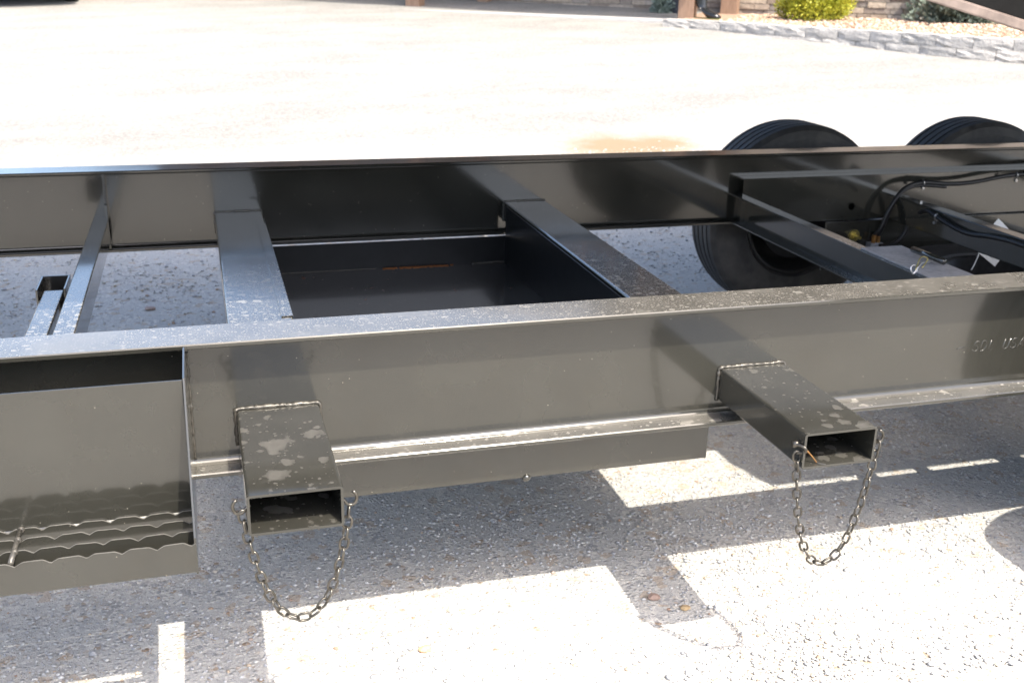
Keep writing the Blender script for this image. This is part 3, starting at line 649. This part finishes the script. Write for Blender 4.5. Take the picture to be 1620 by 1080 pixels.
# ------------------------------------------------------------------ tilted overhead deck; only one edge in view, rest shaped for its shadow
deck = empty('raised_deck', 'black tilted steel deck with a pale lower edge overhanging the upper right corner', 'deck', None, (-2.8, 1.2, 0)); dinv = Matrix.Translation(deck.location).inverted()
def dh(x, y): return 1.29 + .24 * (1.42 - x) + .20 * (y - .1)
def dyy(x): return .1 + .048 * (1.42 - x)
def dprism(name, mat, x0, x1, ya, yb, za, zb, **k):
    bm = bmesh.new(); c = []
    for x in (x0, x1):
        for y in (ya, yb):
            for z in (za, zb): c.append(bm.verts.new((x, y + dyy(x) - .1, dh(x, y) + z)))
    for q in ((0, 1, 3, 2), (4, 6, 7, 5), (0, 4, 5, 1), (2, 3, 7, 6), (0, 2, 6, 4), (1, 5, 7, 3)): bm.faces.new([c[i] for i in q])
    o = fin(bm, name, mat, deck, **k); o.matrix_parent_inverse = dinv; return o
RM = simple('primed_rail', (.19, .15, .13), .4, .2, scale=30)
dprism('side_rail', RM, -3.0, 1.80, .088, .135, 0, .022, bevel=.004)
dprism('side_panel', 'matte', -3.0, 1.80, .10, .125, .0225, .55)
dprism('side_panel', 'matte', -3.0, 1.80, 2.425, 2.45, 0, .55)
dprism('deck_floor', 'matte', -3.0, 1.80, .1255, 2.4245, .01, .06)
dprism('end_panel', 'matte', 1.802, 1.82, .088, 2.45, .0, .55)
for nm, q in (('shade_floor', (1.875, 5.6, -.29, 2.9, 1.50, 1.53)), ('shade_rail', (1.83, 5.6, -.33, -.291, 1.50, 1.62)), ('shade_rail', (1.83, 5.6, 2.901, 2.94, 1.50, 1.62)), ('shade_rail', (1.825, 1.874, -.29, 2.9, 1.49, 1.70)), ('deck_post', (5.45, 5.55, -.25, -.15, -.02, 1.499)), ('deck_post', (5.45, 5.55, 2.7, 2.8, -.02, 1.499))):  # flat part out of view, added to shade the ground at right
    o = box(nm, 'matte', deck, *q); o.matrix_parent_inverse = dinv
for y in (.35, 2.2):
    o = box('deck_post', 'blackp', deck, -2.86, -2.74, y - .06, y + .06, -.02, dh(-2.8, y) + .009); o.matrix_parent_inverse = dinv
o = box('deck_foot', 'blackp', deck, -3.6, -1.9, .2, 2.35, -.01, .05); o.matrix_parent_inverse = dinv

# ------------------------------------------------------------------ background: porch, building, bed
O = Vector((6.54, 11.23, 0)); U = Vector((.80, -.60, 0)); N = Vector((.60, .80, 0))
def W_(u, n, z): return O + U * u + N * n + Vector((0, 0, z))
def gzz(u, n): q = W_(u, n, 0); return float(gz(q.x, q.y))
ZS = Zr(-.018)           # top of the porch slab
def ubox(bm, u0, u1, n0, n1, z0, z1, j=0):
    vs = bx(bm, u0, u1, n0, n1, z0, z1)
    for v in vs:
        if j: v.co += Vector((random.uniform(-j, j), random.uniform(-j, j), random.uniform(-j, j)))
        v.co = W_(v.co.x, v.co.y, v.co.z)
    return vs
bm = bmesh.new(); A = [W_(u, n, 0) for u, n in ((-14, .0), (0, 0), (.24, 1.60), (.24, 1.95), (-14, 1.95))]
lo = [bm.verts.new((p.x, p.y, ZS - .7)) for p in A]; hi = [bm.verts.new((p.x, p.y, ZS)) for p in A]
bm.faces.new(hi); bm.faces.new(lo)
for i in range(5): bm.faces.new((lo[i], lo[(i + 1) % 5], hi[(i + 1) % 5], hi[i]))
tag(fin(bm, 'porch_slab', 'slab', bevel=.012), kind='structure')

bld = empty('stone_building', 'building with ledge stone wall and cedar porch posts across the lot', 'building')
NW, UL, UR, ZBs = 1.60, -11.7, 2.45, ZS + .02
stone_meshes = []
def stone_piece(u0, u1, z0, z1, n0, n1, parent, name='stone', mat='wallstone', face='n'):
    bm = bmesh.new(); g_ = .0035
    vs = ubox(bm, u0 + g_, u1 - g_, n0, n1, z0 + g_, z1 - g_, .004)
    return fin(bm, name, mat, parent)
cnt = 0; z = ZBs; up = []
while z < ZBs + 3.0:
    h = random.choice((.05, .065, .08, .10)); u = UR
    while u > UL:
        L = random.uniform(.16, .48); u0 = max(UL, u - L); n0 = NW - random.uniform(.012, .045)
        if u0 > -5.2 and z < ZBs + .50 and cnt < 295:
            stone_piece(u0, u, z, z + h, n0, NW + .05, bld); cnt += 1
        else: up.append((u0, u, z, z + h, n0))
        u = u0
    z += h
bm = bmesh.new()
for (a, b, c, d, e) in up: ubox(bm, a + .004, b - .004, e, NW + .05, c + .004, d - .004)
tag(fin(bm, 'stone_courses', 'wallstuff', bld), kind='stuff')
bm = bmesh.new(); ubox(bm, UL, UR - .02, NW + .02, NW + .3, ZBs - .6, ZBs + 3.0); fin(bm, 'backing_wall', 'mortar', bld)
# return wall and recess
bm = bmesh.new(); zz = ZBs - .1
while zz < ZBs + 3:
    h = random.choice((.06, .08, .1)); n = NW + .06
    while n < 3.2:
        L = random.uniform(.2, .45); ubox(bm, UR - .05, UR + random.uniform(.01, .04), n + .003, min(3.2, n + L) - .003, zz + .003, zz + h - .003); n += L
    u = UR
    while u < 9:
        L = random.uniform(.2, .45); ubox(bm, u + .003, u + L - .003, 3.2 - random.uniform(.01, .04), 3.3, zz + .003, zz + h - .003); u += L
    zz += h
tag(fin(bm, 'stone_courses', 'wallstuff', bld), kind='stuff')
bm = bmesh.new(); ubox(bm, UR, 9, 3.26, 3.5, ZBs - .6, ZBs + 3); fin(bm, 'backing_wall', 'mortar', bld)
bm = bmesh.new(); ubox(bm, UL, 9, 3.3, 3.5, ZBs + 3, ZBs + 5.2); fin(bm, 'upper_wall', 'siding', bld)
def porch_post(u0, u1, n0, n1, z1, lab=None):
    bm = bmesh.new(); ubox(bm, u0, u1, n0, n1, ZS + .001, z1); o = fin(bm, 'porch_post', 'wood', bld, bevel=.01)
ZR = ZS + 2.45
porch_post(-.565, -.35, .36, .57, ZR); porch_post(-.175, .06, 1.33, 1.545, ZR); porch_post(-4.62, -4.40, .36, .57, ZR); porch_post(-8.7, -8.48, .36, .57, ZR); porch_post(-3.9, -3.72, 1.36, 1.545, ZR)
bm = bmesh.new(); ubox(bm, -12.2, .62, .40, .54, ZR, ZR + .25); fin(bm, 'porch_beam', 'wood', bld)
def roof_slab(u0, u1, n0, n1, z0, z1, t, name, mat):
    bm = bmesh.new(); vs = []
    for (n, z_) in ((n0, z0), (n1, z1)):
        for u in (u0, u1): vs.append((u, n, z_))
    a = [bm.verts.new(W_(*v)) for v in vs]; b = [bm.verts.new(W_(v[0], v[1], v[2] + t)) for v in vs]
    for q in ((a[0], a[1], a[3], a[2]), (b[0], b[1], b[3], b[2]), (a[0], a[1], b[1], b[0]), (a[2], a[3], b[3], b[2]), (a[0], a[2], b[2], b[0]), (a[1], a[3], b[3], b[1])): bm.faces.new(q)
    return fin(bm, name, mat, bld)
ROOFN = -.50; ROOFU = .80
roof_slab(-12.4, ROOFU, ROOFN, 3.3, ZR + .15, ZR + .75, .10, 'porch_roof', 'roofing')
roof_slab(-12.4, 9.2, 2.7, 8, ZBs + 5.05, ZBs + 7.0, .18, 'main_roof', 'roofing')
for u in (-9, -6, -2.6, 1.0):
    bm = bmesh.new(); ubox(bm, u, u + 1.1, 3.27, 3.3 - .001, ZBs + 3.7, ZBs + 4.7); wf = fin(bm, 'window', 'wood', bld)
    for q in (0, 1):
        bm = bmesh.new(); ubox(bm, u + .06 + q * .51, u + .53 + q * .51, 3.26, 3.2695, ZBs + 3.76, ZBs + 4.64); fin(bm, 'pane', 'glass', wf)

# kerb of retaining blocks
KP = [(5.88, 11.38), (6.15, 11.05), (6.43, 10.76), (6.87, 9.97), (7.36, 9.33), (7.55, 8.90), (7.98, 8.19), (8.48, 7.70), (9.3, 7.1), (10.4, 6.7)]
KP = smooth_path([(a, b, 0) for a, b in KP], 10)
kerb = empty('retaining_wall', 'low curved grey block wall edging the planting bed', 'wall')
KT = Zr(.008)
def resample(P, step, off=0.0):
    out = []; acc = -off; last = P[0]; nxt = 0.0; d = 0.0
    for a, b in zip(P[:-1], P[1:]):
        L = (b - a).length
        while nxt + off <= d + L: out.append(a.lerp(b, max(0, (nxt + off - d) / L))); nxt += step
        d += L
    return out
def kerb_block(a, b, z0, z1, inset):
    t = (b - a).normalized(); nn = Vector((-t.y, t.x, 0))
    if nn.dot(N) < 0: nn = -nn
    L = (b - a).length; bm = bmesh.new(); r = bmesh.ops.create_cube(bm, size=1); bmesh.ops.subdivide_edges(bm, edges=bm.edges[:], cuts=3, use_grid_fill=True)
    sd = random.random() * 99
    for v in bm.verts:
        c = v.co.copy(); f = max(0, -c.y * 2)
        e = max(abs(c.x) * 2, abs(c.z) * 2)
        rough = (noise.noise(Vector((c.x * 5 + sd, c.z * 4, c.y * 2))) * .016 + .012) * f - (.013 if e > .9 and abs(c.x) * 2 > .9 else .005 if e > .9 else 0) * f
        P = a.lerp(b, .5) + t * (c.x * (L - .006)) + nn * (inset + .11 + c.y * .22 - rough); P.z = z0 + (c.z + .5) * (z1 - z0)
        P += Vector((0, 0, noise.noise(P * 9) * .002)); v.co = P
    fin(bm, 'block', 'block', kerb)
top = resample(KP, .395); low = resample(KP, .40, .19)
for k, (a, b) in enumerate(zip(top[:-1], top[1:])): kerb_block(a, b, KT - .118, KT + random.uniform(-.003, .003), .0)
for c in (1, 2):
    for a, b in zip(low[:-1], low[1:]):
        q = a.lerp(b, .5); zt = KT - .118 * c - .003
        if float(gz(q.x, q.y)) < zt - .006: kerb_block(a, b, zt - .118, zt, -.008 * c)
# bed surface behind the blocks
bm = bmesh.new(); fr = [bm.verts.new((p.x + N.x * .16, p.y + N.y * .16, KT - .02)) for p in KP[4:]]; bk = []
for p in KP[4:]:
    d = (p - O); n = d.dot(N); u = d.dot(U); q = W_(u, 3.4 if u > 2.5 else 1.62, 0) if n < 1.6 else W_(u, n + .5, 0); bk.append(bm.verts.new((q.x, q.y, Zr(.045))))
for i in range(len(fr) - 1): bm.faces.new((fr[i], fr[i + 1], bk[i + 1], bk[i]))
bed = tag(fin(bm, 'planting_bed', 'bed'), kind='structure')
kx = np.array([p[:2] for p in KP]); n = 9000; uu = rng.uniform(-.3, 6, n); nn_ = rng.uniform(-1.6, 3.2, n)
px = O.x + .8 * uu + .6 * nn_; py = O.y - .6 * uu + .8 * nn_
keep = []
for x, y, u, v_ in zip(px, py, uu, nn_):
    j = np.argmin((kx[:, 0] - x) ** 2 + (kx[:, 1] - y) ** 2); d = Vector((x - kx[j, 0], y - kx[j, 1], 0)).dot(N)
    front_n = (Vector((kx[j, 0], kx[j, 1], 0)) - O).dot(N)
    ok = d > .19 and (v_ < 1.55 or u > 2.5) and not (u < .02 + .15 * v_) 
    if ok:
        f = min(1, d / 2.0); keep.append((x, y, KT - .022 + f * (Zr(.045) - KT + .02)))
keep = np.array(keep); stones('bed_chips', 'chips', keep, rng.uniform(.010, .026, len(keep)), flat=.5, embed=.3)

def foliage(name, mat, centre, rx, ry, h, n, leaf, parent, up=.3, seed=1, lumps=9):
    r = np.random.default_rng(seed); V = []; Fc = []
    lum = [(Vector((r.uniform(-.6, .6) * rx, r.uniform(-.6, .6) * ry, r.uniform(.06, .85) * h)), r.uniform(.35, .6)) for _ in range(lumps)]
    cc = Vector(centre)
    for i in range(n):
        c, s = lum[r.integers(len(lum))]; d = Vector(r.normal(size=3)).normalized() * (r.random() ** .4) * s
        p = Vector((c.x + d.x * rx * 1.1, c.y + d.y * ry * 1.1, max(.01, c.z + d.z * h * .6)))
        out = Vector((p.x, p.y, (p.z - .3 * h))).normalized(); ax = (out + Vector(r.normal(size=3)) * .6 + Vector((0, 0, up))).normalized(); sd = ax.orthogonal().normalized(); sd.rotate(Matrix.Rotation(r.uniform(0, 6.28), 3, ax))
        L = leaf * r.uniform(.6, 1.4); wv = L * .28; q = cc + p; b = len(V)
        V += [q, q + ax * L * .5 + sd * wv, q + ax * L, q + ax * L * .5 - sd * wv]; Fc.append((b, b + 1, b + 2, b + 3))
    return link(name, np_mesh(name, [v[:] for v in V], Fc), mat, parent)
def shrub(name, label, cat, mat, x, y, z, rx, ry, h, n, leaf, **k):
    t = empty(name, label, cat, None, (x, y, z)); inv = Matrix.Translation((x, y, z)).inverted()
    f = foliage('foliage', mat, (x, y, z), rx, ry, h, n, leaf, t, **k); f.matrix_parent_inverse = inv
    bm = bmesh.new()
    for i in range(7):
        a = i * .9; sweep(bm, [(x, y, z - .05), (x + .3 * rx * math.cos(a), y + .3 * ry * math.sin(a), z + h * .35), (x + .7 * rx * math.cos(a), y + .7 * ry * math.sin(a), z + h * .8)], [.02, .012, .005], 6)
    s = fin(bm, 'stem', 'bark', t); s.matrix_parent_inverse = inv
shrub('golden_shrub', 'bright yellow green rounded shrub in front of the stone wall', 'shrub', 'gold', 8.02, 11.18, Zr(-.01), .47, .42, .66, 26000, .034, seed=3, lumps=22)
shrub('juniper_shrub', 'grey green feathery juniper at the corner of the stone wall', 'shrub', 'juniper', 9.62, 10.33, Zr(-.01), .55, .45, .95, 14000, .06, seed=5, up=.9, lumps=16)
shrub('low_plant', 'low bright green plant beside the juniper', 'plant', 'green', 10.5, 9.45, Zr(.02), .30, .2, .16, 1500, .05, seed=8, up=.6)

# pot with trailing plant, and boot beside the post
q = W_(-.80, 1.30, ZS); pot = empty('plant_pot', 'dark pot with silvery trailing plant against the porch wall', 'plant pot', None, q); inv = Matrix.Translation(q).inverted()
bm = bmesh.new(); lathe(bm, [(0, .0), (0, .10), (.02, .115), (.26, .145), (.28, .155), (.30, .155), (.30, .135), (.26, .13), (.26, 0)], 28, q, 'z', closed=False); o = fin(bm, 'pot', 'pot', pot, smooth=False); o.matrix_parent_inverse = inv
o = foliage('foliage', 'silver', (q.x - .20, q.y + .02, q.z), .17, .15, .33, 1500, .05, pot, seed=11, lumps=7); o.matrix_parent_inverse = inv
q = W_(-.27, .40, ZS + .001); bt = empty('tall_boot', 'tall black boot standing beside the near porch post', 'boot', None, q); inv = Matrix.Translation(q).inverted()
bm = bmesh.new(); D = (U * .85 - N * .53).normalized(); BS = 1.45
def ring_(c, a, b, t=0):
    """ellipse a along D, b across, in a plane tilted by t about the cross axis"""
    s = Vector((-D.y, D.x, 0)); ax = D * math.cos(t) + Vector((0, 0, 1)) * math.sin(t)
    c = q + (c - q) * BS; a *= BS; b *= BS
    return [bm.verts.new(c + ax * a * math.cos(k * math.pi / 8) + s * b * math.sin(k * math.pi / 8)) for k in range(16)]
R0 = [ring_(q + Vector((0, 0, .52)), .075, .062), ring_(q + Vector((0, 0, .40)), .070, .06), ring_(q + Vector((0, 0, .25)), .055, .05), ring_(q + D * .005 + Vector((0, 0, .14)), .058, .046, -.1), ring_(q + D * .02 + Vector((0, 0, .10)), .075, .046, -.5), ring_(q + D * .07 + Vector((0, 0, .075)), .068, .046, -.95), ring_(q + D * .13 + Vector((0, 0, .052)), .045, .048, -1.2), ring_(q + D * .19 + Vector((0, 0, .040)), .032, .044, -1.4), ring_(q + D * .235 + Vector((0, 0, .034)), .018, .026, -1.5)]
for a, b in zip(R0[:-1], R0[1:]):
    for k in range(16): bm.faces.new((a[k], a[(k + 1) % 16], b[(k + 1) % 16], b[k]))
bm.faces.new(R0[-1]); o = fin(bm, 'boot_upper', 'boot', bt, smooth=True); o.matrix_parent_inverse = inv
bm = bmesh.new(); s_ = Vector((-D.y, D.x, 0)); out = [(-.07, .03), (-.06, .042), (.0, .036), (.10, .045), (.18, .044), (.235, .025), (.245, 0)]; out = out + [(a, -b) for a, b in reversed(out[:-1])]
lo = [bm.verts.new(q + (D * a + s_ * b) * BS) for a, b in out]; hi = [bm.verts.new(q + (D * a + s_ * b + Vector((0, 0, .022))) * BS) for a, b in out]; bm.faces.new(lo); bm.faces.new(hi)
for i in range(len(out)): bm.faces.new((lo[i], lo[(i + 1) % len(out)], hi[(i + 1) % len(out)], hi[i]))
o = fin(bm, 'boot_sole', 'bootsole', bt); o.matrix_parent_inverse = inv

# ------------------------------------------------------------------ parked car at the upper left
car = empty('parked_car', 'dark parked car whose front tyre touches the gravel at the upper left', 'car')
CA = math.radians(8); CO = Vector((-2.35, 15.0, 0)); CO.z = float(gz(-2.5, 16.4)) - .0
fwd = Vector((-math.sin(CA) * 0 + .12, -1, 0)).normalized(); lat = Vector((-fwd.y, fwd.x, 0))   # lat points to +X
def Wc(a, b, z): # a: metres back from the nose, b: metres to the right-hand side in the picture
    p = CO - fwd * a + lat * b; return Vector((p.x, p.y, z + float(gz(p.x, p.y)) * .35 + float(gz(-2.5, 16.4)) * .65 - .02))
side = [(0, .45), (.02, .70), (.25, .82), (1.15, .98), (1.75, 1.42), (3.1, 1.46), (3.9, 1.08), (4.55, 1.0), (4.62, .55), (4.5, .30), (.15, .28)]
bm = bmesh.new(); secs = []
for b, sc, dz in ((-.90, .95, -.02), (-.82, 1, 0), (-.55, 1, .03), (.55, 1, .03), (.82, 1, 0), (.90, .95, -.02)):
    secs.append([bm.verts.new(Wc(2.3 + (a - 2.3) * (sc if z_ < .9 else sc * .98), b * (.78 if z_ > 1.2 else 1), z_ + (dz if z_ > .6 else 0))) for a, z_ in side])
for a, b in zip(secs[:-1], secs[1:]):
    for k in range(len(side)): bm.faces.new((a[k], a[(k + 1) % len(side)], b[(k + 1) % len(side)], b[k]))
bm.faces.new(secs[0]); bm.faces.new(secs[-1]); fin(bm, 'car_body', 'carpaint', car, bevel=.04, seg=3)
def cquad(pts, name, mat):
    bm = bmesh.new(); vs = [bm.verts.new(p) for p in pts]; f = bm.faces.new(vs); r = bmesh.ops.extrude_face_region(bm, geom=[f]); bm.normal_update(); bmesh.ops.translate(bm, verts=[v for v in r['geom'] if isinstance(v, bmesh.types.BMVert)], vec=f.normal * .012); return fin(bm, name, mat, car)
cquad([Wc(1.2, -.62, 1.04), Wc(1.2, .62, 1.04), Wc(1.68, .58, 1.42), Wc(1.68, -.58, 1.42)], 'windscreen', 'glass')
for a0, a1 in ((1.75, 2.5), (2.6, 3.3)):
    cquad([Wc(a0 - .2 if a0 < 2 else a0, .90, 1.0), Wc(a1, .90, 1.0), Wc(a1, .75, 1.36), Wc(a0, .75, 1.36)], 'side_window', 'glass')
for b in (-.62, .62): cquad([Wc(-.01, b - .17, .62), Wc(-.01, b + .17, .62), Wc(.03, b + .17, .75), Wc(.03, b - .17, .75)], 'headlight', 'lamp')
for a in (.85, 3.6):
    for b in (-.80, .80):
        c = Wc(a, b, .31); c.z = float(gz(c.x, c.y)) + .31; W = bpy.data.objects.new('wheel', None); C.objects.link(W); W.parent = car
        bm = bmesh.new(); lathe(bm, [(-.09, .19), (-.105, .24), (-.10, .29), (-.07, .32), (.07, .32), (.10, .29), (.105, .24), (.09, .19)], 40, (0, 0, 0), 'y'); bm.transform(Matrix.Translation(c) @ Matrix.Rotation(math.atan2(lat.y, lat.x) - math.pi / 2, 4, 'Z')); fin(bm, 'tyre', 'tyre', W)
        bm = bmesh.new(); lathe(bm, [(-.09, .19), (-.05, .17), (-.05, .0), (.05, 0), (.05, .17), (.09, .19)], 30, (0, 0, 0), 'y', closed=False); bm.transform(Matrix.Translation(c) @ Matrix.Rotation(math.atan2(lat.y, lat.x) - math.pi / 2, 4, 'Z')); fin(bm, 'rim', 'steel', W)
